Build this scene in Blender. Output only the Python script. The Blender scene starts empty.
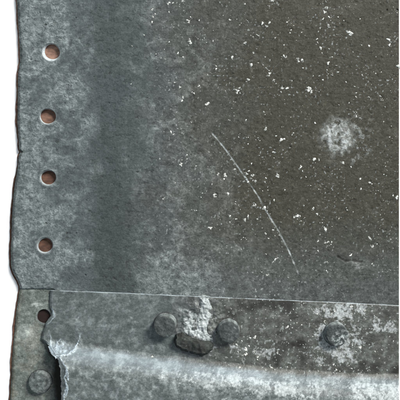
import bpy, math, random
import numpy as np
random.seed(7)
S = bpy.context.scene
MM = 0.001
D = 450.0                      # camera height above the sheet, mm

# ------------------------------------------------------------ camera
cam = bpy.data.cameras.new('camera')
cam_o = bpy.data.objects.new('camera', cam)
S.collection.objects.link(cam_o)
cam_o.location = (0, 0, D * MM)
cam.sensor_width = 36
cam.lens = 18 / (200.0 / D)
cam.clip_start = 0.01
cam.clip_end = 50
S.camera = cam_o
S.render.resolution_x = S.render.resolution_y = 1024

# ------------------------------------------------------------ light
w = bpy.data.worlds.new('World'); S.world = w; w.use_nodes = True
bg = w.node_tree.nodes['Background']
bg.inputs[0].default_value = (0.86, 0.96, 1.04, 1)
bg.inputs[1].default_value = 0.40
def lamp(name, loc, size, power, col):
    l = bpy.data.lights.new(name, 'AREA'); l.shape = 'SQUARE'; l.size = size
    l.energy = power; l.color = col
    o = bpy.data.objects.new(name, l); S.collection.objects.link(o)
    o.location = loc
    import mathutils
    o.rotation_euler = (-mathutils.Vector(loc)).to_track_quat('-Z', 'Y').to_euler()
    return o
lamp('soft_area_light', (5.8, 6.0, 5.5), 3.0, 2020, (1.0, 0.975, 0.94))  # broad soft area lamp from the upper right, its source unseen
S.view_settings.view_transform = 'Standard'
S.view_settings.look = 'None'
S.view_settings.exposure = 0.0
S.view_settings.gamma = 1
S.render.engine = 'CYCLES'

# ------------------------------------------------------------ noise
_G = {}
def perlin(x, y, seed=0):
    if seed not in _G:
        r = np.random.RandomState(seed + 11)
        a = r.rand(256, 256) * 2 * np.pi
        _G[seed] = (np.cos(a), np.sin(a))
    gx, gy = _G[seed]
    xi = np.floor(x).astype(int); yi = np.floor(y).astype(int)
    fx = x - xi; fy = y - yi
    u = fx * fx * fx * (fx * (fx * 6 - 15) + 10)
    v = fy * fy * fy * (fy * (fy * 6 - 15) + 10)
    def d(i, j):
        a = (xi + i) & 255; b = (yi + j) & 255
        return gx[a, b] * (fx - i) + gy[a, b] * (fy - j)
    n0 = d(0, 0) * (1 - u) + d(1, 0) * u
    n1 = d(0, 1) * (1 - u) + d(1, 1) * u
    return (n0 * (1 - v) + n1 * v) * 1.5
def fbm(x, y, size, octs=4, seed=0, gain=0.5, ax=1.0):
    """size: millimetres of the largest feature, ax: stretch along x"""
    t = np.zeros_like(x); a = 1.0; f = 1.0 / size; n = 0
    for o in range(octs):
        t = t + a * perlin(x * f / ax + 17.3 * o + seed * 3.1, y * f + 9.7 * o, seed + o)
        n += a; a *= gain; f *= 2.03
    return t / n
def ss(a, b, x):
    t = np.clip((x - a) / (b - a), 0, 1)
    return t * t * (3 - 2 * t)
def blob(x, y, cx, cy, rx, ry=None, soft=0.5):
    ry = ry or rx
    d = np.sqrt(((x - cx) / rx) ** 2 + ((y - cy) / ry) ** 2)
    return 1 - ss(1 - soft, 1 + soft, d)
def seg_dist(x, y, pts):
    best = np.full_like(x, 1e9); tt = np.zeros_like(x); L = 0
    for (x0, y0), (x1, y1) in zip(pts[:-1], pts[1:]):
        dx, dy = x1 - x0, y1 - y0; l2 = dx * dx + dy * dy
        t = np.clip(((x - x0) * dx + (y - y0) * dy) / l2, 0, 1)
        d = np.hypot(x - x0 - t * dx, y - y0 - t * dy)
        m = d < best; best = np.where(m, d, best); tt = np.where(m, L + t * math.sqrt(l2), tt)
        L += math.sqrt(l2)
    return best, tt / L
def poly_in(x, y, P):
    c = np.zeros(x.shape, bool); n = len(P)
    for i in range(n):
        x0, y0 = P[i]; x1, y1 = P[(i + 1) % n]
        if y0 == y1: continue
        k = ((y0 > y) != (y1 > y)) & (x < (x1 - x0) * (y - y0) / (y1 - y0) + x0)
        c ^= k
    return c

# ------------------------------------------------------------ mesh helpers
def proj(px, py, z):
    """place in mm measured on the sheet's plane -> metres"""
    s = 1 - z / D
    return (px - 200) * s * MM, (200 - py) * s * MM, z * MM
def link(name, me, mat, parent=None):
    me.materials.append(mat)
    o = bpy.data.objects.new(name, me); S.collection.objects.link(o)
    if parent: o.parent = parent
    return o
def mesh_np(name, V, F, m1=None, m2=None, smooth=True):
    me = bpy.data.meshes.new(name)
    V = np.asarray(V, np.float32); F = np.asarray(F, np.int32); k = F.shape[1]
    me.vertices.add(len(V)); me.vertices.foreach_set('co', V.ravel())
    me.loops.add(F.size); me.loops.foreach_set('vertex_index', F.ravel())
    me.polygons.add(len(F))
    me.polygons.foreach_set('loop_start', np.arange(0, F.size, k, dtype=np.int32))
    me.polygons.foreach_set('loop_total', np.full(len(F), k, np.int32))
    me.polygons.foreach_set('use_smooth', np.full(len(F), smooth))
    for nm, m in (('m1', m1), ('m2', m2)):
        if m is not None:
            a = me.attributes.new(nm, 'FLOAT_COLOR', 'POINT')
            a.data.foreach_set('color', np.asarray(m, np.float32).ravel())
    me.update(); me.validate()
    return me
def grid_mesh(name, px, py, z, m1, m2, keep=None, raw=False):
    """arrays (rows, cols); keep: bool per cell"""
    R, C = px.shape
    X, Y, Z = proj(px, py, z) if not raw else (px * MM, py * MM, z * MM)
    V = np.stack([X, Y, Z], -1).reshape(-1, 3)
    i = np.arange(R * C).reshape(R, C)
    F = np.stack([i[1:, :-1], i[1:, 1:], i[:-1, 1:], i[:-1, :-1]], -1)
    F = F[keep] if keep is not None else F.reshape(-1, 4)
    used = np.unique(F); mp = np.full(R * C, -1); mp[used] = np.arange(len(used))
    M1 = m1.reshape(-1, 4)[used]; M2 = m2.reshape(-1, 4)[used]
    return mesh_np(name, V[used], mp[F], M1, M2)
def pack(*a):
    return np.stack([np.broadcast_to(np.asarray(v, float), a[0].shape) for v in a], -1)

# ------------------------------------------------------------ materials
def nodes_of(name):
    m = bpy.data.materials.new(name); m.use_nodes = True
    nt = m.node_tree
    return m, nt, nt.nodes['Principled BSDF']
def metal(name, tint=(1, 1, 1), bump=0.62, rough=0.64, spec=0.10):
    m, nt, P = nodes_of(name); N = nt.nodes; L = nt.links
    def n(t, **k):
        q = N.new(t)
        for a, b in k.items(): setattr(q, a, b)
        return q
    def mix(fac, a, b, mode='MIX'):
        q = n('ShaderNodeMix', data_type='RGBA', blend_type=mode)
        for s, v in ((0, fac), (6, a), (7, b)):
            if hasattr(v, 'is_output'): L.new(v, q.inputs[s])
            else: q.inputs[s].default_value = v if s == 0 else (*v, 1)
        return q.outputs[2]
    def math_(op, a, b=0.0, c=0.0, clamp=False):
        q = n('ShaderNodeMath', operation=op, use_clamp=clamp)
        for s, v in ((0, a), (1, b), (2, c)):
            if hasattr(v, 'is_output'): L.new(v, q.inputs[s])
            else: q.inputs[s].default_value = v
        return q.outputs[0]
    tc = n('ShaderNodeTexCoord')
    def noise(scale, det=4, rough_=0.6, stretch=None):
        q = n('ShaderNodeTexNoise'); q.inputs['Scale'].default_value = scale
        q.inputs['Detail'].default_value = det; q.inputs['Roughness'].default_value = rough_
        if stretch:
            mp = n('ShaderNodeMapping'); mp.inputs['Scale'].default_value = stretch
            L.new(tc.outputs['Object'], mp.inputs[0]); L.new(mp.outputs[0], q.inputs['Vector'])
        else: L.new(tc.outputs['Object'], q.inputs['Vector'])
        return q.outputs['Fac']
    a1 = n('ShaderNodeAttribute', attribute_name='m1'); a2 = n('ShaderNodeAttribute', attribute_name='m2')
    s1 = n('ShaderNodeSeparateColor'); L.new(a1.outputs['Color'], s1.inputs[0])
    s2 = n('ShaderNodeSeparateColor'); L.new(a2.outputs['Color'], s2.inputs[0])
    pat, warm, crust = s1.outputs[0], s1.outputs[1], s1.outputs[2]
    bare_sheen, grime_shade = s2.outputs[0], s2.outputs[1]
    nf = noise(620, 5, 0.7); nm = noise(110, 6, 0.68); ns = noise(330, 5, 0.68, (0.8, 1, 1))
    T = lambda c: tuple(x * t for x, t in zip(c, tint))
    col = mix(warm, T((0.063, 0.0765, 0.0785)), T((0.0475, 0.0468, 0.036)))
    pc = mix(math_('MULTIPLY_ADD', nm, 2.4, -0.7, True), T((0.118, 0.141, 0.142)), T((0.282, 0.322, 0.322)))
    pw = mix(math_('MULTIPLY_ADD', nm, 2.4, -0.7, True), T((0.115, 0.118, 0.108)), T((0.25, 0.257, 0.24)))
    pc = mix(warm, pc, pw)
    col = mix(pat, col, pc)
    v = math_('MULTIPLY_ADD', nf, 1.0, 0.5)
    v = math_('MULTIPLY', v, math_('MULTIPLY_ADD', ns, 1.3, 0.35))
    v = math_('MULTIPLY', v, math_('MULTIPLY_ADD', nm, 1.0, 0.5))
    pitn = noise(900, 3, 0.6)
    v = math_('MULTIPLY', v, math_('MULTIPLY_ADD', math_('MULTIPLY_ADD', pitn, 7.0, -2.45, True), 0.22, 0.80))
    vc = n('ShaderNodeCombineColor')
    for s in range(3): L.new(v, vc.inputs[s])
    col = mix(1.0, col, vc.outputs[0], 'MULTIPLY')
    col = mix(grime_shade, col, (0.018, 0.017, 0.015))  # real grime and painted shade share this dark colour
    cc = mix(math_('MULTIPLY_ADD', nf, 2.4, -0.7, True), (0.26, 0.29, 0.292), (0.60, 0.645, 0.645))
    col = mix(crust, col, cc)
    col = mix(bare_sheen, col, (0.48, 0.58, 0.65))  # bare metal; the blue also stands in for reflected sky on the roll
    L.new(col, P.inputs['Base Color'])
    L.new(math_('MULTIPLY', bare_sheen, 0.65), P.inputs['Metallic'])
    r = math_('MULTIPLY_ADD', nm, 0.28, rough - 0.14)
    r = math_('MULTIPLY_ADD', crust, 0.3, r, True)
    L.new(r, P.inputs['Roughness'])
    P.inputs['Specular IOR Level'].default_value = spec
    b = n('ShaderNodeBump'); b.inputs['Strength'].default_value = bump; b.inputs['Distance'].default_value = 0.0006
    h = math_('ADD', math_('MULTIPLY', ns, 0.7), math_('MULTIPLY', nf, 0.6))
    L.new(h, b.inputs['Height']); L.new(b.outputs[0], P.inputs['Normal'])
    return m
def plain(name, c0, c1, scale, rough=0.8, bump=0.2, stretch=(1, 1, 1)):
    m, nt, P = nodes_of(name); N = nt.nodes; L = nt.links
    tc = N.new('ShaderNodeTexCoord'); mp = N.new('ShaderNodeMapping'); mp.inputs['Scale'].default_value = stretch
    q = N.new('ShaderNodeTexNoise'); q.inputs['Scale'].default_value = scale; q.inputs['Detail'].default_value = 5
    L.new(tc.outputs['Object'], mp.inputs[0]); L.new(mp.outputs[0], q.inputs['Vector'])
    r = N.new('ShaderNodeValToRGB'); r.color_ramp.elements[0].color = (*c0, 1); r.color_ramp.elements[1].color = (*c1, 1)
    r.color_ramp.elements[0].position = 0.35; r.color_ramp.elements[1].position = 0.65
    L.new(q.outputs['Fac'], r.inputs[0]); L.new(r.outputs[0], P.inputs['Base Color'])
    P.inputs['Roughness'].default_value = rough
    b = N.new('ShaderNodeBump'); b.inputs['Strength'].default_value = bump; b.inputs['Distance'].default_value = 0.0005
    L.new(q.outputs['Fac'], b.inputs['Height']); L.new(b.outputs[0], P.inputs['Normal'])
    return m
M_SHEET = metal('weathered_metal')
M_LOWER = metal('weathered_metal_lower', tint=(1.65, 1.65, 1.56))
M_STRIP = metal('weathered_channel_metal', tint=(1.3, 1.3, 1.3), rough=0.45, spec=0.42)
M_RIVET = metal('rivet_metal', tint=(0.72, 0.73, 0.72), bump=0.6)
M_RIM = metal('worn_hole_metal', bump=0.15, rough=0.45, spec=0.3)
M_FLECK = plain('pale_fleck', (0.16, 0.168, 0.155), (0.72, 0.74, 0.70), 300, 0.85)
M_BOARD = plain('brown_board', (0.10, 0.052, 0.036), (0.22, 0.12, 0.082), 330, 0.85, 0.5, (0.5, 1, 1))
def board_tone():
    # the board is paler at one end and has a round dark red-brown patch
    nt = M_BOARD.node_tree; N = nt.nodes; L = nt.links; P = N['Principled BSDF']
    src = P.inputs['Base Color'].links[0].from_socket
    tc = N.new('ShaderNodeTexCoord'); sp = N.new('ShaderNodeSeparateXYZ'); L.new(tc.outputs['Object'], sp.inputs[0])
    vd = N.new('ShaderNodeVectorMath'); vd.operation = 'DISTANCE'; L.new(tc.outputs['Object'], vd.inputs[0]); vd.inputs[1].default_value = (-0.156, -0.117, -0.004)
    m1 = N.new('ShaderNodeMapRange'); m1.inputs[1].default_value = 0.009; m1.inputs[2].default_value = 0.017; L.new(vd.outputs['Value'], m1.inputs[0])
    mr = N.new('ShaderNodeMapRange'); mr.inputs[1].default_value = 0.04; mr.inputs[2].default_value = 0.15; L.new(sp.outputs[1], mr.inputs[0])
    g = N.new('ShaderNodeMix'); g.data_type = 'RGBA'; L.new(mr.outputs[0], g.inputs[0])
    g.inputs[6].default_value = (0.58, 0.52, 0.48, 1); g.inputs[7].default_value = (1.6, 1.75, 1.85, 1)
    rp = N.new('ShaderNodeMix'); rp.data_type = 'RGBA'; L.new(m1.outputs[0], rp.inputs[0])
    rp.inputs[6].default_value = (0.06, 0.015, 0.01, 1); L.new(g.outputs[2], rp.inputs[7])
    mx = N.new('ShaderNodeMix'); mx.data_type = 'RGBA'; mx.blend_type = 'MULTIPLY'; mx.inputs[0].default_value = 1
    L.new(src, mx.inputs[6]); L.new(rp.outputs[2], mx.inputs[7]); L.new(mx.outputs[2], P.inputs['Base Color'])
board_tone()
M_WHITE = plain('white_backdrop', (0.90, 0.90, 0.90), (0.92, 0.92, 0.92), 60, 0.95, 0.02)

# ------------------------------------------------------------ setting
def quad_sheet(name, x0, x1, y0, y1, z, mat, parent=None, n=2):
    xs = np.linspace(x0, x1, n); ys = np.linspace(y0, y1, n)
    X, Y = np.meshgrid(xs, ys)
    i = np.arange(n * n).reshape(n, n)
    F = np.stack([i[:-1, :-1], i[:-1, 1:], i[1:, 1:], i[1:, :-1]], -1).reshape(-1, 4)
    V = np.stack([X.ravel(), Y.ravel(), np.full(n * n, z)], -1) * MM
    return link(name, mesh_np(name, V, F), mat, parent)
bd = quad_sheet('backdrop', -1200, 1200, -1200, 1200, -4.9, M_WHITE)
bd['kind'] = 'structure'

# ------------------------------------------------------------ outlines
EY = [-40, -20, 0, 12, 25, 45, 57, 63, 66, 72, 90, 110, 125, 140, 149, 152, 155, 160, 170, 180, 190, 200, 215, 230, 250, 264, 269, 273, 277, 281, 286, 292]
EX = [16.0, 16.3, 16.6, 17.6, 18.3, 19.6, 20.0, 20.0, 18.8, 18.3, 17.8, 17.4, 17.6, 18.4, 18.9, 20.6, 18.9, 18.4, 17.2, 15.6, 14.0, 13.0, 12.2, 11.4, 10.8, 10.8, 11.6, 13.0, 15.4, 17.4, 19.2, 20.0]
LY = [280, 290, 300, 310, 330, 345, 370, 400, 440]
LX = [19.6, 19.3, 18.0, 16.4, 14.6, 13.2, 11.4, 10.2, 9.6]
RIGHT = 399.0
def xl_main(y):
    return np.interp(y, EY, EX) + 0.45 * fbm(y * 0 + 3.0, y, 9, 4, 5)
def xl_low(y):
    return np.interp(y, LY, LX) + 0.4 * fbm(y * 0 + 8.0, y, 9, 4, 6)

# brown board, slightly proud of the sheet here and there
def board():
    ys = np.arange(-60, 450, 2.0)
    xm = np.where(ys < 287, xl_main(ys), xl_low(ys)) - 1.5 + 2.0 * fbm(ys * 0, ys, 26, 6, 21, 0.6)
    n = len(ys); V = []; F = []
    for z in (-3.9, -4.7):
        for k in range(n): V.append(proj(xm[k], ys[k], z))
        for k in range(n): V.append(proj(RIGHT - 3 , ys[k], z))
    for k in range(n - 1):
        F += [(k, k + 1, n + k + 1, n + k), (2 * n + k + 1, 2 * n + k, 3 * n + k, 3 * n + k + 1),
              (k + 1, k, 2 * n + k, 2 * n + k + 1), (n + k, n + k + 1, 3 * n + k + 1, 3 * n + k)]
    F += [(0, n, 3 * n, 2 * n), (2 * n - 1, n - 1, 3 * n - 1, 4 * n - 1)]
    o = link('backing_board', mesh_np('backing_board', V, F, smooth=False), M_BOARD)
    o['label'] = 'brown backing board under the metal panel, seen through the round holes'
    o['category'] = 'board'
    return o
board()

# ------------------------------------------------------------ the panel
panel = bpy.data.objects.new('metal_panel', None); S.collection.objects.link(panel)
panel.location = (0, 0, 0); panel.empty_display_size = 0.02
panel['label'] = 'weathered dark grey riveted metal panel with holes down its left edge'
panel['category'] = 'metal panel'

HOLES = [  # centre x, y, rim radius, inner radius, shift of the inner opening, lip height
    (50.8, 52.4, 9.5, 7.4, 1.5, -0.5),
    (47.6, 116.6, 8.4, 7.4, 0.6, 0.0),
    (48.0, 177.8, 8.4, 7.0, 0.7, 0.4),
    (44.8, 245.4, 8.6, 6.9, 0.7, 0.6)]
SCR = [(210.5, 131.5), (218, 140), (226, 150), (238, 167), (250, 184), (259, 197.5), (265, 209), (278, 230), (289, 251), (299, 275)]
TOPY = [(50, 290), (125, 293), (200, 296.3), (300, 300.5), (400, 305.2)]
def strip_top(x): return np.interp(x, [a for a, b in TOPY], [b for a, b in TOPY])

def cut_holes(px, py, holes):
    """cells inside a hole go, the vertices round the gap move onto the circle"""
    cx = (px[1:, 1:] + px[:-1, :-1]) / 2; cy = (py[1:, 1:] + py[:-1, :-1]) / 2
    keep = np.ones(cx.shape, bool)
    for (hx, hy, R) in holes:
        ins = np.hypot(cx - hx, cy - hy) < R
        keep &= ~ins
        v = np.zeros(px.shape, bool)
        v[1:, 1:] |= ins; v[:-1, :-1] |= ins; v[1:, :-1] |= ins; v[:-1, 1:] |= ins
        d = np.hypot(px - hx, py - hy) + 1e-6
        px[v] = (hx + (px - hx) / d * R)[v]; py[v] = (hy + (py - hy) / d * R)[v]
    return keep

def surface_relief(x, y, seed=0):
    h = 0.22 * fbm(x, y, 14, 3, seed + 1, 0.5, 1.2)
    h += 0.24 * fbm(x, y, 4.5, 4, seed + 2, 0.66, 1.25)
    r = fbm(x, y, 6, 4, seed + 3, 0.66, 1.5)
    h -= 0.26 * ss(0.16, 0.42, r)                 # shallow ragged pits
    h += 0.16 * ss(0.2, 0.5, fbm(x, y, 3.2, 3, seed + 6, 0.6))      # small blisters
    h -= 0.10 * (1 - ss(0.0, 0.05, np.abs(fbm(x, y, 8, 4, seed + 4, 0.66, 1.3)))) * ss(-0.1, 0.3, fbm(x, y, 30, 3, seed + 5))   # crackle
    return h

def main_sheet():
    st = 0.5
    nu = int((RIGHT - 15) / st); nv = int(345 / st)
    u = np.linspace(0, 1, nu); v = np.linspace(0, 1, nv)
    U, Vv = np.meshgrid(u, v)
    px0 = 15 + U * (RIGHT - 15)
    bot = 289.2 + (strip_top(px0) + 6 - 289.2) * ss(48.5, 57, px0) + 0.35 * fbm(px0, px0 * 0, 8, 3, 9)
    py = -28 + Vv * (bot + 28)
    xl = xl_main(py)
    px = xl + U * (RIGHT - xl)
    d = px - xl
    keep = cut_holes(px, py, [(a, b, R) for a, b, R, *_ in HOLES])
    z = surface_relief(px, py, 0)
    ez = 1 - ss(0.6, 2.8, d + 1.6 * fbm(px, py, 6, 4, 31, 0.6))
    z -= 0.7 * ez ** 1.5
    z -= 1.0 * (1 - ss(0, 1.2, bot - py))
    # broad waviness of old sheet
    z += 0.9 * fbm(px, py, 130, 2, 40)
    band = ss(84, 101, px + 8 * fbm(px, py, 30, 4, 41)) * (1 - ss(112, 152, px + 14 * fbm(px, py, 40, 3, 42))) * (0.35 + 0.65 * ss(120, 235, py))
    z -= 0.5 * band
    # dimple round the holes
    for hx, hy, R, *_ in HOLES:
        r = np.hypot(px - hx, py - hy)
        z += 0.35 * np.exp(-((r - R - 0.6) / 1.6) ** 2)
        z = z + (0.3 - z) * (1 - ss(R + 0.1, R + 2.6, r))
    # scratch
    sd, stt = seg_dist(px, py, SCR)
    sd = sd + 0.5 * fbm(px, py, 5, 3, 52); sw = 0.26 + 0.5 * fbm(px, py, 6, 3, 50)
    scr = (1 - ss(sw, sw + 0.7, sd)) * ss(0.0, 0.03, stt) * (1 - ss(0.97, 1.0, stt))
    scr *= np.clip(0.6 + 1.5 * fbm(stt * 150, stt * 0, 7, 4, 51) , 0.1, 1)
    z -= 0.25 * scr
    # dent low on the right
    cr, _ = seg_dist(px, py, [(338, 257), (345, 261), (352, 260.5), (361, 262)])
    cr = cr + 1.3 * fbm(px, py, 5, 4, 55); z -= 0.5 * (1 - ss(0.0, 1.8, cr)); z += 0.6 * blob(px, py, 356, 267, 11, 5, 0.8)
    cr2, _ = seg_dist(px, py, [(361, 275), (369, 275.5)]); cr2 = cr2 + 0.9 * fbm(px, py, 4, 3, 56); z -= 0.4 * (1 - ss(0.0, 1.2, cr2))
    # raised crusty patch
    pn = fbm(px, py, 7, 4, 60, 0.6)
    patch = blob(px, py, 338, 136, 15, 14.5, 0.5) * ss(-0.5, 0.05, pn) + 0.6 * blob(px, py, 352, 141, 16, 18, 0.7) * ss(0.08, 0.3, pn)
    patch = np.clip(patch, 0, 1)
    z += 0.45 * patch * (0.6 + fbm(px, py, 3, 2, 61))
    # pits on the left edge
    pit = np.zeros_like(px)
    for qx, qy, qr in ((45.5, 24.5, 1.3), (21.5, 152, 1.6), (23.5, 94, 0.8), (76, 18, 0.8), (387, 10, 1.2), (397, 10, 1.3), (67, 233, 1), (76, 233, .8), (86, 275, 1)):
        pit = np.maximum(pit, blob(px + 1.2 * fbm(px, py, 3, 3, 57), py + 1.2 * fbm(px, py, 3, 3, 58), qx, qy, qr * 0.8, None, 0.6))
    z -= 0.7 * pit
    n5 = fbm(px, py, 3.0, 4, 75, 0.66)
    # ---- masks
    n1 = fbm(px, py, 26, 5, 70, 0.58); n2 = fbm(px, py, 7, 5, 71, 0.62, 1.3); n3 = fbm(px, py, 60, 3, 72)
    left = 0.44 * (1 - ss(82, 108, px + 14 * n1)) + 0.32 * (1 - ss(30, 78, px + 30 * n1))
    bl = ss(208, 290, py + 30 * n1) * (1 - ss(185, 240, px + 24 * n1)) * ss(118, 150, px + 10 * n1)
    mid = 0.38 * ss(108, 150, px + 14 * n1) * (1 - ss(190, 285, px + 40 * n3 + 0.12 * (py - 150) * -1))
    spots_ = 0 * px
    for bx, by, rx_, ry_ in ((44, 8, 22, 9), (30, 28, 12, 10), (27, 68, 11, 9), (58, 36, 12, 10), (72, 86, 15, 9), (60, 40, 10, 16), (90, 122, 10, 12), (26, 140, 9, 16), (24, 190, 9, 14),
                             (74, 95, 10, 8), (62, 258, 15, 9), (88, 258, 8, 8), (30, 255, 12, 8), (95, 168, 7, 8), (20, 232, 8, 10), (60, 212, 12, 6), (158, 122, 10, 9), (170, 262, 14, 9), (186, 278, 18, 9), (112, 262, 6, 6), (150, 60, 8, 6)):
        spots_ = np.maximum(spots_, blob(px + 9 * fbm(px, py, 11, 4, 73, 0.6), py + 9 * fbm(px, py, 11, 4, 74, 0.6), bx, by, rx_, ry_, 0.6))
    spots_ *= np.where(px < 110, 1.0, 0.42)
    dens = 0.42 * spots_ + np.clip(0.95 * left + 0.30 * bl + mid + 0.14, 0, 1)
    n5 = fbm(px, py, 3.0, 4, 75, 0.66); n6 = np.abs(fbm(px, py, 9, 5, 76, 0.62))
    wx = px + 5 * fbm(px, py, 12, 3, 77); wy = py + 5 * fbm(px, py, 12, 3, 78)
    big = fbm(wx, wy, 24, 3, 70, 0.5)
    fine = fbm(wx, wy, 5.5, 5, 71, 0.68, 1.25)
    crack = 1 - ss(0.0, 0.075, np.abs(fbm(wx, wy, 6.5, 4, 76, 0.66, 1.4)))
    dens = np.clip(dens, 0, 1)
    cov = ss(-0.3, 0.35, big + 0.42 * fine + 0.9 * dens - 0.55)
    pat = cov * dens * (0.55 + 1.1 * fine + 0.15 * n5) + 0.16 * dens + 0.07 * n5
    pat += (0.06 + 0.42 * dens) * ss(0.28, 0.5, n5 * 0.7 + 0.6 * fine)
    dim = ss(0.2, 0.5, fbm(wx, wy, 4.5, 3, 79, 0.6)) * ss(150, 230, px) * ss(-0.25, 0.3, fbm(px, py, 45, 3, 83)); pat += 0.22 * dim
    pat *= 1 - 0.5 * crack * ss(0.1, 0.5, cov)
    pat = np.clip(pat, 0, 1)
    ring = np.zeros_like(px)
    for hx, hy, R, *_ in HOLES: ring = np.maximum(ring, np.exp(-((np.hypot(px - hx, py - hy) - R) / 0.8) ** 2))
    pat = np.clip(pat * (1 - 0.6 * band) + 0.0 * band + 0.3 * ring, 0, 1)
    pat = np.clip(pat + 0.22 * ss(215, 300, py) * ss(-0.4, 0.4, n2 + 0.5 * n5) * ss(180, 260, px) + 0.10 * (1 - ss(0, 40, py)) * ss(-.1, .3, n1), 0, 1)
    pat = np.maximum(pat, 0.9 * blob(px + 4 * n2, py + 4 * n2, 357, 267, 8.5, 4.5, 0.7) * ss(-0.3, 0.2, n2))  # lit bulge of the dent painted paler
    pat = np.maximum(pat, 0.75 * blob(px, py, 345, 139, 24, 22, 0.7) * ss(-0.05, 0.35, pn) * 0.8)
    warm = ss(92, 270, px + 35 * n3 + 25 * n1) * (1 - 0.6 * ss(205, 300, py + 18 * n1))
    crust = 0.0 * px
    tiny = fbm(px, py, 2.4, 2, 80, 0.5)
    tm = ss(110, 180, px) * (0.35 + 0.65 * ss(-0.2, 0.3, fbm(px, py, 35, 3, 81)))
    crust = np.maximum(crust, (0.30 + 0.3 * ss(-.2, .3, fbm(px, py, 12, 2, 82))) * ss(0.47, 0.60, tiny + 0.12 * tm) * tm)
    pf = fbm(px, py, 4.5, 4, 62, 0.62); pat = np.maximum(pat, 0.9 * np.clip(patch * (0.85 + 1.0 * pf), 0, 1)); crust = np.maximum(crust, patch * (0.22 + 0.6 * ss(-0.02, 0.14, pf)))
    crust = np.maximum(crust, 0.8 * scr)
    dk = ss(0.36, 0.52, fbm(px, py, 3.4, 3, 85, 0.6, 1.4)) * ss(-0.3, 0.3, fbm(px, py, 40, 3, 86)); z -= 0.3 * dk
    grime_shade = np.clip(0.24 * band + 0.75 * pit + 0.5 * dk + 0.35 * ss(0.22, 0.5, fbm(px, py, 6, 4, 3, 0.66, 1.5)) * (1 - left * 0.6), 0, 1)  # pit and dk terms paint cavity shade; band is real staining
    grime_shade = np.maximum(grime_shade, 0.55 * ez * np.clip(0.6 + 1.2 * n5 + 0.6 * fbm(px, py, 25, 3, 84), 0.0, 1))
    pat = pat * (1 - 0.6 * ez)
    gap = (1 - ss(0.2, 1.6, strip_top(px) - py)) * (px > 50) * np.clip(0.5 + 1.2 * fbm(px, py, 12, 4, 87, 0.6), 0, 1); grime_shade = np.maximum(grime_shade, 0.6 * gap)  # shade line along the strip's lap edge, painted into the sheet
    grime_shade = np.maximum(grime_shade, 0.7 * (1 - ss(0.0, 1.5, cr)))  # shade in the dent's crease painted dark
    bare_sheen = 0 * px
    z += 0.38 * pat * ss(0.5, 3, d) - 0.25 * crack * cov * dens
    # skirt down the four sides
    def ext(a, f):
        a = np.concatenate([f(a, 'l'), a, f(a, 'r')], 1)
        return a
    arrs = [px, py, z, pat, warm, crust, grime_shade, bare_sheen]
    out = []
    for k, a in enumerate(arrs):
        l = a[:, :1].copy(); r = a[:, -1:].copy()
        if k == 2: l[:] = -2.8; r[:] = -2.8
        if k == 0: l += 0.6
        a = np.concatenate([l, a, r], 1)
        t = a[:1].copy(); b = a[-1:].copy()
        if k == 2: t[:] = -2.8; b[:] = -2.8
        if k == 1: b -= 0.2
        out.append(np.concatenate([t, a, b], 0))
    px, py, z, pat, warm, crust, grime_shade, bare_sheen = out
    kp = np.ones((px.shape[0] - 1, px.shape[1] - 1), bool); kp[1:-1, 1:-1] = keep
    z = z + 0.0 * pat
    me = grid_mesh('sheet', px, py, z, pack(pat, warm, crust, 1), pack(bare_sheen, grime_shade, 0, 1), kp)
    return link('sheet', me, M_SHEET, panel)
sheet = main_sheet()

def hole_rim(hx, hy, R, r, sh, parent, z0=0.25, depth=3.6, bright=0.55, seed=0, grime_shade=0.0):
    n = 72; th = np.linspace(0, 2 * np.pi, n + 1)
    prof = [(R + 0.6, z0 - 0.15), (R + 0.1, z0 + 0.09), (R - 0.5, z0 - 0.12), (R * 0.6 + r * 0.4, z0 - 0.9),
            (R * 0.25 + r * 0.75, z0 - 1.9), (r, z0 - 2.6), (r, z0 - depth), (r + 0.8, z0 - depth)]
    T, K = np.meshgrid(th, np.arange(len(prof)))
    rr = np.array([p[0] for p in prof])[K]; zz = np.array([p[1] for p in prof])[K].astype(float)
    w_ = np.clip((R - rr) / (R - r), 0, 1)
    rr = rr * (1 + w_ * 0.035 * np.sin(2 * T + seed) + w_ * 0.02 * np.sin(3 * T + 2 * seed))
    px = hx + sh * w_ + rr * np.cos(T); py = hy - 0.35 * sh * w_ + rr * np.sin(T)
    zz += 0.12 * fbm(px, py, 3, 3, 90 + seed) * (K > 0)
    b = np.clip(bright + 0.5 * fbm(px, py, 5, 3, 93 + seed), 0, 1) * ss(1.5, 3, K)
    pat = 0.45 * (K < 5)
    me = grid_mesh('hole_rim', px, py, zz, pack(pat + 0 * px, 0.2 + 0 * px, 0.95 * b, 1), pack(0.18 * b, grime_shade * (K > 1), 0, 1))
    return link('hole_rim', me, M_RIM, parent)
for k, (hx, hy, R, r, sh, lip) in enumerate(HOLES):
    hole_rim(hx, hy, R, r, sh, sheet, bright=(0.95, 0.75, 0.55, 0.55)[k], seed=k)

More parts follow.
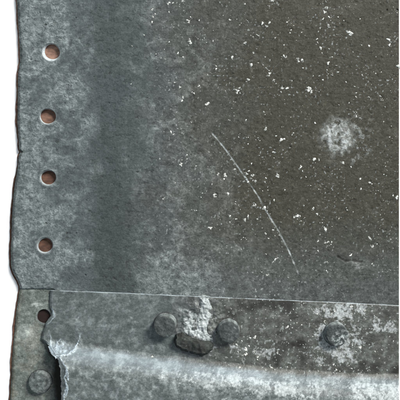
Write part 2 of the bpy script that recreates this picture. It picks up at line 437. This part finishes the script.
# ---- lower plate at the left
H5 = (43.8, 316.4, 7.4)
def lower_plate():
    st = 0.5
    y = np.arange(282, 432, st); nu = int(100 / st)
    U, py = np.meshgrid(np.linspace(0, 1, nu), y)
    xl = xl_low(py); px = xl + U * (112 - xl); d = px - xl
    keep = cut_holes(px, py, [H5])
    z = -1.6 + surface_relief(px, py, 100) + 0.4 * fbm(px, py, 60, 2, 140)
    ez = 1 - ss(0, 2.5, d + 0.8 * fbm(px, py, 5, 3, 131)); z -= 1.4 * ez ** 1.5
    r = np.hypot(px - H5[0], py - H5[1])
    z += 0.3 * np.exp(-((r - H5[2] - 0.6) / 1.4) ** 2); z = z + (-1.3 - z) * (1 - ss(H5[2] + 0.1, H5[2] + 2.5, r))
    n1 = fbm(px, py, 22, 5, 170, 0.58); n2 = fbm(px, py, 6, 5, 171, 0.62, 1.3)
    pat = np.clip(0.3 + 0.5 * n1 + 0.5 * n2 + 0.35 * fbm(px, py, 3, 4, 175, 0.66) - 0.12 * ss(345, 365, py), 0, 1) * 0.75
    pat = np.maximum(pat, 0.85 * blob(px, py, 36, 305.5, 6, 2.6, 0.8) * ss(-0.3, 0.2, n2))
    pat = np.maximum(pat, (0.75 + 0.4 * n2) * blob(px + 6 * n1, py + 6 * n1, 27, 334, 12, 11, 0.5))
    pat = np.maximum(pat, 0.5 * np.exp(-((r - H5[2]) / 0.9) ** 2))
    warm = 0.3 + 0.35 * ss(0, 0.3, n1) + 0.4 * (1 - ss(0, 6, d))
    crust = 0.5 * ss(0.5, 0.65, fbm(px, py, 2.5, 2, 180)) + 0.5 * blob(px, py, 35.5, 305, 4, 1.6, 0.7) * ss(-.1, .2, n2)
    grime_shade = 0.35 * ss(0.2, 0.5, fbm(px, py, 6, 4, 103, 0.66, 1.5)) + 0.4 * ez * ss(-.3, .3, n2)
    gap_shade = ss(-8, -1, px - np.interp(py, [340, 348, 360, 400, 440], [47, 50, 58, 60, 61]) + 4 * n1) * ss(338, 350, py)  # shadow gap beside the channel's raised end, painted near black
    grime_shade = np.maximum(grime_shade, 0.97 * gap_shade); z -= 1.2 * gap_shade; crust = crust * (1 - gap_shade)
    arrs = []
    for k, a in enumerate([px, py, z, pat, warm, crust, grime_shade]):
        l = a[:, :1].copy()
        if k == 2: l[:] = -3.7
        if k == 0: l += 0.5
        arrs.append(np.concatenate([l, a], 1))
    px, py, z, pat, warm, crust, grime_shade = arrs
    kp = np.concatenate([np.ones((keep.shape[0], 1), bool), keep], 1)
    me = grid_mesh('lower_plate', px, py, z, pack(pat, np.clip(warm, 0, 1), crust, 1), pack(0 * px, grime_shade, 0, 1), kp)
    return link('lower_plate', me, M_LOWER, panel)
lower = lower_plate()
hole_rim(*H5, 6.7, 0.3, lower, z0=-1.35, depth=2.4, bright=0.1, seed=6, grime_shade=0.45)

# ---- channel strip
SX = [40, 70, 140, 200, 280, 340, 400]; SY = [338, 341.5, 351, 358.5, 368, 372, 373.5]
def bend(x): return np.interp(x, SX, SY)
CE = [(288, 50.4), (292, 50.2), (300, 49.6), (306, 49.8), (311, 51.6), (316, 50.8), (320, 47.6), (323, 45.8), (326, 45.4), (330, 43.6),
      (335, 42.0), (339, 41.6), (342, 45.5), (345, 48.6), (349, 50.8), (353, 52), (357, 55.5), (361, 58.6), (368, 60), (380, 60.6), (400, 61.6), (440, 62.5)]
def strip_left(y): return np.interp(y, [a for a, b in CE], [b for a, b in CE])
def strip_z(px, py):
    px = np.asarray(px, float); py = np.asarray(py, float)
    t = py - bend(px) + 1.3 * fbm(px, py, 30, 3, 200)
    soft = np.interp(px, [60, 180, 400], [30, 31, 30])
    s = np.clip(t / soft, 0, 1)
    s = s ** 0.8; rise = 17.0 * (s * s * (3 - 2 * s))
    return 2.1 + rise + 0.03 * np.clip(t - soft, 0, 60)
RIV = [(165.6, 324.0, 11.0, 10.0), (228.4, 329.8, 11.0, 8.5), (335.2, 333.3, 11.5, 7.0)]
CRUST = [(182, 328), (184, 321), (189, 317), (194, 319), (198, 313), (199, 305), (199, 297), (204, 295.5), (210, 297), (213, 306), (212.5, 316), (210, 322), (208, 328), (212, 334), (216, 341), (208, 344), (197, 342), (188, 338), (183, 334)]
def strip():
    st = 0.5
    nu = int(352 / st); nv = int(150 / st)
    U, Vv = np.meshgrid(np.linspace(0, 1, nu), np.linspace(0, 1, nv))
    px0 = 45 + U * (RIGHT - 45)
    y0 = strip_top(px0) + 0.5 * fbm(px0, px0 * 0, 40, 5, 209, 0.6)
    py = y0 + Vv * (440 - y0)
    xl = strip_left(py) + 1.5 * fbm(py * 0, py, 5, 5, 205, 0.66) * ss(300, 345, py)
    px = xl + U * (RIGHT - xl); d = px - xl; dt = py - y0
    z = strip_z(px, py)
    z += 0.55 * surface_relief(px, py, 210)
    z -= 0.7 * (1 - ss(0, 0.9, dt))
    t = py - bend(px)
    # torn end: crumpled ridges, the edge beyond the last one folded down
    RID = [([(60, 358), (64, 364), (66.8, 370), (64.6, 379), (67.2, 386), (64, 394), (63.2, 410), (63, 440)], 1.0, 1.0),
           ([(53, 355), (60, 356), (67, 354.5), (73, 350.5), (77.5, 344), (79.5, 337), (81, 333)], 1.1, 1.5),
           ([(52, 353), (56, 347), (57, 342), (61, 339)], 0.7, 0.8), ([(55, 354), (60, 350.5), (68, 350)], 0.6, 0.6), ([(50, 349), (50.5, 340), (50, 333)], 0.7, 0.8),
           ([(51.5, 308), (54, 312.5), (54, 318), (50, 322.5), (46.5, 325)], 0.9, 1.0)]
    ridge = np.zeros_like(px); rh = np.zeros_like(px)
    jx = px + 2.2 * fbm(px, py, 5, 5, 230, 0.66); jy = py + 2.2 * fbm(px, py, 5, 5, 231, 0.66)
    for pts, wdt, hh in RID:
        dr, tr = seg_dist(jx, jy, pts)
        amp = np.clip(0.85 + 1.3 * fbm(px, py, 5, 3, 232), 0.1, 1.2) * (1 - 0.6 * ss(0.7, 1.0, tr))
        ridge = np.maximum(ridge, np.exp(-(dr / (0.5 * wdt)) ** 2) * amp); rh = np.maximum(rh, hh * np.exp(-(dr / (wdt * 1.5)) ** 2) * amp)
    z += rh * 0.75 * (0.6 + 0.9 * np.abs(fbm(px, py, 3, 3, 233, 0.6)))
    z += 1.6 * blob(px, py, 58, 349, 13, 9, 0.7) * fbm(px, py, 6, 4, 234, 0.6)
    rx = np.interp(py, [356, 360, 364, 370, 379, 386, 394, 410, 440], [57, 61, 64, 66.8, 64.6, 67.2, 64, 63.2, 63])
    fold = ss(354, 364, py) * (1 - ss(-5.5, 0.3, px - rx))
    z -= 2.5 * fold
    lipf = (1 - ss(0, 3.5, d)) * (1 - ss(335, 345, py)) * ss(308, 316, py)
    z += 0.6 * lipf - 1.6 * (1 - ss(0, 2.2, d)) * (1 - ss(340, 352, py))
    # rough deposits
    n1 = fbm(px, py, 22, 5, 270, 0.58); n2 = fbm(px, py, 6.5, 5, 271, 0.62, 1.2); n4 = fbm(px, py, 4, 4, 272, 0.6)
    lump = blob(px, py, 199, 322, 26, 24, 0.6) * (1 - ss(0, 8, t + 8))
    z += 2.0 * lump * np.clip(0.35 + 1.3 * fbm(px, py, 8, 3, 273, 0.5), 0, 2)
    c3 = blob(px, py, 340, 340, 38, 34, 0.7)
    z += 0.6 * c3 * np.clip(n4 + 0.1, 0, 1) 
    dents = fbm(px, py, 45, 3, 220)
    z += 0.8 * dents * ss(10, 40, t)
    # ---- masks
    far = ss(150, 260, px + 30 * n1)
    slope = ss(2, 9, t + 3 * n1)
    n5 = fbm(px, py, 3, 4, 275, 0.66)
    pat = np.clip(0.14 + 0.45 * n1 + 0.75 * n2 + 0.4 * n5, 0, 1) * 0.85
    pat = np.clip(pat + slope * (0.12 + 0.5 * n2 + 0.3 * n1 + 0.2 * n5) * (1 - 0.55 * ss(28, 44, t + 10 * n1)), 0, 1)  # lit slope of the roll painted paler
    warm = 0.15 + 0.55 * far * (1 - slope)
    qx = px + 7 * fbm(px, py, 16, 3, 287); qy = py + 7 * fbm(px, py, 16, 3, 288); wl = fbm(qx, qy, 12, 6, 280, 0.66); wb = fbm(px, py, 38, 3, 281)
    cd = 0.68 * blob(px + 12 * wb, py + 12 * wb, 338, 346, 26, 22, 0.8) + 0.8 * blob(px, py, 336, 309, 30, 7, 0.8) + 0.5 * blob(px, py, 246, 348, 22, 18, 0.8) + 0.55 * blob(px, py, 385, 325, 16, 8, 0.8) \
        + 0.18 * far * (1 - slope) + 0.35 * lump
    cs = slope * ss(9, 15, t + 5 * n1) * (0.35 + 0.55 * (1 - ss(22, 40, t + 8 * wb))) * ss(90, 210, px + 20 * wb)
    cs = cs * (1 - 0.75 * blob(px, py, 336, 398, 16, 14, 0.6)) * np.interp(px, [60, 200, 250, 300, 400], [0.1, 0.75, 0.7, 0.9, 1.35])
    cd = cd + cs
    cd = np.clip(cd + 0.35 * wb * (cd > 0.05), 0, 0.95)
    lim = 0.62 - 0.72 * cd
    lim = lim - 0.12; crust = (0.42 * ss(lim - 0.1, lim + 0.4, wl + 0.2 * n5) + 0.48 * ss(lim + 0.02, lim + 0.10, wl + 0.4 * n5)) * np.clip(0.3 + 0.9 * cd, 0, 0.95) * np.clip(0.85 + 1.1 * n5, 0.2, 1.25)
    tiny = fbm(px, py, 2.6, 2, 285)
    crust = np.maximum(crust, 0.6 * ss(0.54, 0.66, tiny + 0.12 * far + 0.1 * wb) * (0.25 + 0.75 * far))
    edge = (1 - ss(0.3, 1.0, dt)) * np.clip(0.42 + 1.2 * fbm(px, py * 0, 14, 5, 286, 0.65), 0.03, 0.9)  # highlight on the bevelled lap edge, painted into the colour
    bare_sheen = 0.6 * edge
    roll_sheen = slope * (1 - ss(10, 26, t)) * (1 - 0.55 * ss(200, 330, px)) * 0.33  # blue sheen of reflected sky, painted along the roll
    bare_sheen = np.maximum(bare_sheen, roll_sheen * np.clip(0.85 + 0.4 * n2 + 0.5 * n1, 0, 1))
    torn = np.maximum(ridge * 0.9, blob(px, py, 58, 350, 12, 7, 0.7) * ss(-0.05, 0.2, fbm(px, py, 5, 5, 290, 0.66)) * 0.6)
    bare_sheen = np.clip(np.maximum(bare_sheen, torn), 0, 1)
    crust = np.maximum(crust, 0.45 * ridge)
    pat = pat * (1 - 0.5 * fold)  # folded side, turned from the light, darkened in the colour too
    crust = np.maximum(crust, 0.55 * edge)  # the lap edge's painted highlight, whitened further
    grime_shade = (0.72 * ss(-0.15, 0.3, fbm(px, py, 26, 4, 295)) + 0.12) * (1 - slope) * far + 0.25 * ss(0.1, 0.4, fbm(px, py, 14, 4, 296)) * (1 - slope)
    grime_shade = grime_shade * (1 - 0.7 * ss(0.2, 0.6, cd))
    for x, y, R, h in RIV: grime_shade = np.maximum(grime_shade, 0.5 * np.exp(-((np.hypot(px - x, py - y) - R - 0.3) / 1.2) ** 2))  # darker ring hugging each rivet
    rust = 0
    arrs = []
    for k, a in enumerate([px, py, z, pat, warm, crust, grime_shade, bare_sheen]):
        l = a[:, :1].copy(); r = a[:, -1:].copy()
        if k == 2: l = l - 1.8; r = r - 2.0
        if k == 0: l += 1.2
        a = np.concatenate([l, a, r], 1)
        tp = a[:1].copy()
        if k == 2: tp[:] = -0.6
        arrs.append(np.concatenate([tp, a], 0))
    px, py, z, pat, warm, crust, grime_shade, bare_sheen = arrs
    me = grid_mesh('channel_strip', px, py, z, pack(pat, warm, crust, 1), pack(bare_sheen, grime_shade, 0, 1))
    return link('channel_strip', me, M_STRIP, panel)
chan = strip()

# ---- rivets
def rivet(cx, cy, R, h, zb, parent, seed, cr=0.25, pt=0.35, side_crust=0.0):
    n = 96; th = np.linspace(0, 2 * np.pi, n + 1)
    prof = [(R + 1.2, -0.8), (R + 0.7, 0.1), (R + 0.1, 0.7), (R - 0.1, h * 0.5), (R - 0.3, h - 1.0), (R - 0.75, h - 0.35), (R - 1.5, h - 0.05)] + \
           [((R - 1.5) * f, h + 0.15 * (1 - f)) for f in np.linspace(0.94, 0.0, 18)]
    T, K = np.meshgrid(th, np.arange(len(prof)))
    rr = np.array([p[0] for p in prof])[K]; zz = zb + np.array([p[1] for p in prof])[K]
    ox = np.cos(T) * rr; oy = np.sin(T) * rr
    wob = 1 + 0.06 * fbm(np.cos(T) * 10 + 50, np.sin(T) * 10, 9, 3, 300 + seed)
    px = cx + ox * wob; py = cy + oy * wob      # mm on the base plane
    s = 1 - zb / D
    X = (px - 200) * s; Y = (200 - py) * s
    n2 = fbm(px, py, 5, 4, 310 + seed, 0.6)
    zz = zz + 0.5 * (1 - (rr / (R + 1)) ** 2) + 0.8 * n2 * ss(3, 6, K) + 0.25 * fbm(px, py, 1.8, 2, 312 + seed) * (K > 2)
    pat = np.clip(0.35 + 0.9 * n2, 0, 1) * pt
    crust = ss(0.46 - cr, 0.62 - cr, fbm(px, py, 4, 4, 320 + seed, 0.6)) * 0.6 * (0.4 + cr)
    side = ss(1, 2, K) * (1 - ss(3.5, 5.5, K))
    pat = np.maximum(pat, side * np.clip(0.75 + 0.8 * n2, 0, 1))
    crust = np.maximum(crust, 0.30 * side * ss(-.2, .3, n2)) + side_crust * blob(px, py, cx + 5, cy + 4, 9, 8, 0.7) * ss(-0.1, 0.3, fbm(px, py, 3.5, 4, 340 + seed, 0.65))
    crust = np.clip(crust, 0, 0.8)
    grime_shade = 0.7 * (K <= 1) + 0.15 * ss(0.1, 0.4, fbm(px, py, 4, 3, 330 + seed))  # darker at the foot, with random darker spots
    me = grid_mesh('rivet', X, Y, zz, pack(pat, 0.2 + 0 * px, crust, 1), pack(0 * px, grime_shade, 0, 1), raw=True)
    V = me
    o = link('rivet', me, M_RIVET, parent)
    return o
for k, (x, y, R, h) in enumerate(RIV):
    rivet(x, y, R, h, 2.1, chan, k, cr=(0.02, 0.08, 0.16)[k], side_crust=(0, 0.1, 0.8)[k])
rivet(40.4, 381.2, 11.0, 5.0, -1.6, lower, 7, cr=-0.1, pt=1.25)

# ---- lumps: corrosion crust and the broken rivet
def lump(name, poly, hfun, mat, masks, parent, st=0.45, wall=2.5):
    P = np.array(poly); x0, y0 = P.min(0) - 2; x1, y1 = P.max(0) + 2
    px, py = np.meshgrid(np.arange(x0, x1, st), np.arange(y0, y1, st))
    jx = px + 1.6 * fbm(px, py, 5, 3, 400); jy = py + 1.6 * fbm(px, py, 5, 3, 401)
    ins = poly_in(jx, jy, poly)
    dd, _ = seg_dist(jx, jy, poly + [poly[0]])
    sd = np.where(ins, dd, -dd)
    z = strip_z(px, py) - 1.0 + hfun(px, py, sd)
    keep = (sd[1:, 1:] > -0.8)
    m1, m2 = masks(px, py, sd)
    me = grid_mesh(name, px, py, z, m1, m2, keep)
    return link(name, me, mat, parent)
def crust_h(x, y, d):
    return ss(-0.8, 3.0, d) * (2.4 + 3.2 * np.clip(fbm(x, y, 8, 3, 410, 0.5), -0.6, 1)) + 0.5 * fbm(x, y, 2.2, 2, 412)
lump('corrosion_crust', CRUST, crust_h, M_STRIP,
     lambda x, y, d: (pack(0.6 + 0 * x, 0.3, np.clip(0.18 + 1.1 * fbm(x, y, 7, 5, 411, 0.6) + 0.5 * ss(0, 4, d), 0.05, 0.92), 1),
                      pack(0 * x, 0.25 * ss(0.2, 0.5, fbm(x, y, 5, 3, 413)), 0, 1)), chan)
STUB = [(173.5, 339), (176, 334), (182, 332.5), (190, 336), (200, 339.5), (208, 340), (213.5, 343), (212.5, 350), (208, 355), (200, 356), (191, 354), (182, 350.5), (175.5, 347)]
def stub_h(x, y, d):
    ridge = fbm(x, y, 13, 3, 420, 0.45)
    facet = -0.9 * np.abs(y - 344.5 - 0.12 * (x - 192)) / 4
    return ss(-0.6, 2.6, d) * (8.5 + 3.0 * ridge + facet - 0.05 * (x - 190)) + 0.35 * fbm(x, y, 2.5, 3, 421)
lump('broken_rivet', STUB, stub_h, M_RIVET,
     lambda x, y, d: (pack(0.12 + 0 * x, 0.4, 0.3 * ss(0.35, 0.6, fbm(x, y, 4, 4, 423)), 1),
                      pack(0 * x, np.clip(0.42 + 0.5 * fbm(x, y, 8, 3, 424), 0, 1), 0, 1)), chan)['label'] = 'dark jagged stump of a broken rivet'

# ---- torn shreds at the end of the channel
def shred(path, width, lift, parent, seed, curl=0.6, follow=True):
    P = np.array(path, float); k = np.arange(len(P)); q = np.linspace(0, len(P) - 1, 40)
    cx = np.interp(q, k, P[:, 0]); cy = np.interp(q, k, P[:, 1])
    for _ in range(6):
        cx[1:-1] = (cx[:-2] + 2 * cx[1:-1] + cx[2:]) / 4; cy[1:-1] = (cy[:-2] + 2 * cy[1:-1] + cy[2:]) / 4
    lf = np.interp(q, np.linspace(0, len(P) - 1, len(lift)), lift)
    wd = np.interp(q, np.linspace(0, len(P) - 1, len(width)), width)
    tx = np.gradient(cx); ty = np.gradient(cy); l = np.hypot(tx, ty) + 1e-9; nx, ny = -ty / l, tx / l
    s = np.linspace(-0.5, 0.5, 9)
    Q, Sg = np.meshgrid(np.arange(40), s, indexing='ij')
    px = cx[Q] + nx[Q] * Sg * wd[Q]; py = cy[Q] + ny[Q] * Sg * wd[Q]
    px = px + 1.3 * fbm(px, py, 5, 4, 500 + seed, 0.6); py = py + 1.3 * fbm(px, py, 5, 4, 510 + seed, 0.6)
    z = strip_z(cx, cy)[Q] + lf[Q] + curl * wd[Q] * (Sg * 2) ** 2 * 0.5 - 0.2 * wd[Q] * Sg + 1.1 * fbm(px, py, 4, 4, 520 + seed, 0.6)
    e = np.clip(0.65 + 0.9 * fbm(px, py, 4, 3, 530 + seed), 0, 1)
    me = grid_mesh('torn_shred', px, py, z, pack(0.7 + 0 * px, 0, 0.45 * e, 1), pack(0.8 * e, 0.5 * (1 - e) * ss(0, .4, fbm(px, py, 3, 3, 540)), 0, 1))
    o = link('torn_shred', me, M_STRIP, parent)
    md = o.modifiers.new('thickness', 'SOLIDIFY'); md.thickness = 0.0005; md.offset = -1
    return o
shred([(49.5, 346), (51.5, 350), (54, 354), (56.5, 358.5)], [2.5, 4, 3.6, 1.6], [0.8, 1.3, 1.0, -0.5], chan, 4, 0.15)
shred([(67, 367), (66.5, 374), (68.5, 381)], [1.0, 3.4, 0.8], [0.3, 0.5, 0.2], chan, 6, 0.2)
shred([(66.5, 383), (67.5, 389), (66, 396)], [1.0, 3.0, 0.8], [0.3, 0.6, 0.1], chan, 7, 0.2)

# ---- pale flecks
FL = """152 10 1.6;155 14 1.3;153 17 1.8;152 22 1.3;168 4 1.7;173 3 1.4;183 1 1.6;169 12 1.2;189 21 2.2;190.5 17 1.2;190 41 2.2;191 43.5 1.6;169 42 1.2;178 53 1.6;183 57 1.3;161 58 1.1;165 59 1.1;156 54 1;144 35 1;132 46 1;180 87 1.5;193 93 1.8;199 86 1.4;183 98 1.6;131 84 1;
262 22.5 2;267 26.5 2.6;270 22 1.5;272 1 2.2;244.5 43.5 2.1;253.5 53 2.2;232 58 1.7;251 65 1.9;263 65 1.5;269.5 74 2.2;274 80 1.5;248 80 2.2;238 91 2.2;239.5 88 1.4;240 93 1.2;216 66 1.5;216 69 1.4;213 41 1.2;226 41 1;291 30 1.2;290 33 1.2;284 45 1.4;284 56 1.8;298 60 2;270 60 1.1;265 57 1.1;282 88 1.8;287 88 1.5;281 92 1.4;292 81 1.1;253 37 1.1;245 4 1.4;230 20 1.6;275 38 1;
327 8 2.4;325.5 12 2;329 17 1.5;323 19 1.5;328 26 1.6;320 28 1.2;338 17 1.1;360 19 1.1;349 32 2.6;351 34 1.6;347 31 1.3;346 38 1.2;388.5 39.5 2.3;389.5 45 2;398 66 3;320 47 2;317 39 1.4;302 60 2.2;303 68 1.2;329 49 1.2;322 53 1;332 57 1.2;328 64 1.9;327 70 1.1;332 75 1.4;338 72 1.3;362 75 1.3;369 46 1.6;353 52 1;309 89 3.2;311 93 1.8;307 87.5 1.5;356 97 1.2;380 96 1.3;369 97 1.1;346 82 1;323 80 1.4;313 76 1;319 76 1;
206.5 104.5 2.6;265.5 129 2.5;281 140 2.3;284 139 1.5;276 136 1.2;246 120 1.2;248 144 1.2;292 135 1;273 152 1.4;274 158 1;256 132 .9;225.5 176 2.1;224 179 1.4;218 174 1.7;214 195.5 2;228 194 2.6;247 174 1.5;249 171 1.3;253 176 1.8;255 182 1.7;248 182 1.4;250.5 178.5 1.7;246 178 1.2;277 175 2.1;279 163 1;299 169 1.2;265 182 1.3;274 200 1.4;235 169 1.6;209 152 1;
356 93 1.2;339 105 1;349 103 1.2;315 123 1.3;356 117 1.5;360 118 1.3;314 160 1.8;319 160 1.4;301 167 1.8;302.5 171 1.2;301 178 1.4;306 177 1.1;343 163 1.5;351 167 1.2;360 179 1.9;361 189 1.4;370 182.5 2.2;372 184 1.2;396.5 197 2.4;393 195.5 1.4;385 107 1;328 127 1.6;333 126 1.4;322 141 1.2;
254 206 1.8;264 208 2.6;267 211 1.6;245 219 2.2;248 216 1.5;236 219 1.3;297 216 2.4;294 217.5 1.3;265 233 1.6;262 228 1.1;257 219 1;273 230 1.4;279 232 1.2;258 259 1.3;262 272 1.2;263 276 1;268 275 1.8;273 262 1.4;275 259.5 1.8;277.5 258 1.4;
313 209 2.2;317 214 1.6;300 216 1.4;353 212 1.2;347 210 1;325 228 2.4;318 241 1.5;301 240 1;328 242 1.8;331.5 242 1.3;325 243 1.3;318 251 1.3;369.5 238 2;371 246 2.2;377 244 1.1;351 255 2.4;327 262 1;372 264 1.1;
171 132 1.8;173.5 134.5 1.4;182 133 1.3;181.5 164 1.8;182 160 1;187 159 1.1;187 155 1.1;196 166 1.1;175 183 1.1;170 195 1.3;182 101 1.7;48.5 211.5 1.8;210 228 2.2;230 216 1.4"""
def flecks(name, spots, zf, parent, seed=0):
    rnd = random.Random(seed); V = []; F = []
    for x, y, r in spots:
        parts = 1 if r < 1.5 else rnd.choice((1, 2, 2, 3))
        for q in range(parts):
            rr = r * (1 if parts == 1 else rnd.uniform(0.5, 1.0)) * (0.82 if r >= 1.3 else 0.72)
            cx = x + (0 if q == 0 else rnd.uniform(-1, 1) * r * 0.8); cy = y + (0 if q == 0 else rnd.uniform(-1, 1) * r * 0.8)
            n = 14; a0 = rnd.random() * 6; ex = rnd.uniform(0.6, 1.0); an = rnd.random() * 3.14
            z0 = zf(cx, cy); b = len(V)
            p1, p2 = rnd.random() * 6, rnd.random() * 6; rad = [rr * (1 + 0.3 * math.sin(2 * (6.283 * q_ / n) + p1) + 0.22 * math.sin(3 * (6.283 * q_ / n) + p2) + rnd.uniform(-.15, .15)) for q_ in range(n)]
            for lvl, (f, dz) in enumerate(((1.0, -0.2), (0.86, 0.10), (0.45, 0.2))):
                for k in range(n):
                    a = a0 + 2 * math.pi * k / n
                    u_ = rad[k] * f * math.cos(a); v_ = rad[k] * f * math.sin(a) * ex
                    V.append(proj(cx + u_ * math.cos(an) - v_ * math.sin(an), cy + u_ * math.sin(an) + v_ * math.cos(an), z0 + dz + rnd.uniform(-.06, .06)))
            V.append(proj(cx, cy, z0 + 0.2))
            for l in range(2):
                for k in range(n):
                    k2 = (k + 1) % n
                    F.append((b + l * n + k2, b + l * n + k, b + (l + 1) * n + k)); F.append((b + l * n + k2, b + (l + 1) * n + k, b + (l + 1) * n + k2))
            for k in range(n): F.append((b + 2 * n + (k + 1) % n, b + 2 * n + k, b + 3 * n))
    o = link(name, mesh_np(name, V, F), M_FLECK, parent); o['kind'] = 'stuff'
    return o
def sheet_z(x, y):
    a = np.array([float(x)]); b = np.array([float(y)])
    return float((surface_relief(a, b, 0) + 0.9 * fbm(a, b, 130, 2, 40))[0])
spots = [tuple(float(q) for q in s.split()) for s in FL.replace('\n', '').split(';') if s.strip()]
rr = random.Random(5)
for k in range(300):
    x = rr.uniform(150, 397); y = rr.uniform(-20, 284)
    if rr.random() > min(1, (x - 120) / 130) * (1 if y < 240 else 0.35): continue
    spots.append((x, y, rr.choice((0.4, 0.5, 0.6, 0.6, 0.8, 0.9, 1.2))))
    if rr.random() < 0.25:
        for q in range(rr.randint(1, 4)): spots.append((min(397, x + rr.gauss(0, 3)), y + rr.gauss(0, 3), rr.uniform(0.4, 0.9)))
flecks('paint_flecks', spots, sheet_z, sheet, 1)
def ch_z(x, y):
    a = np.array([float(x)]); b = np.array([float(y)])
    return float((strip_z(a, b) + 0.55 * surface_relief(a, b, 210))[0])
sp2 = []
for k in range(120):
    x = rr.gauss(330, 55); y = rr.uniform(302, 372)
    if x > 397 or x < 235 or y < float(strip_top(x)) + 2: continue
    if any(math.hypot(x - a, y - b) < R + 1 for a, b, R, h in RIV): continue
    sp2.append((x, y, rr.choice((0.6, 0.7, 0.9, 1.1, 1.6))))
for x, y in ((237, 345), (242, 341), (246, 350), (250, 338), (243, 355), (249, 346), (254, 352), (152, 357), (255, 337), (238, 352)): sp2.append((x, y, rr.uniform(1.2, 2)))
flecks('paint_flecks', sp2, ch_z, chan, 2)
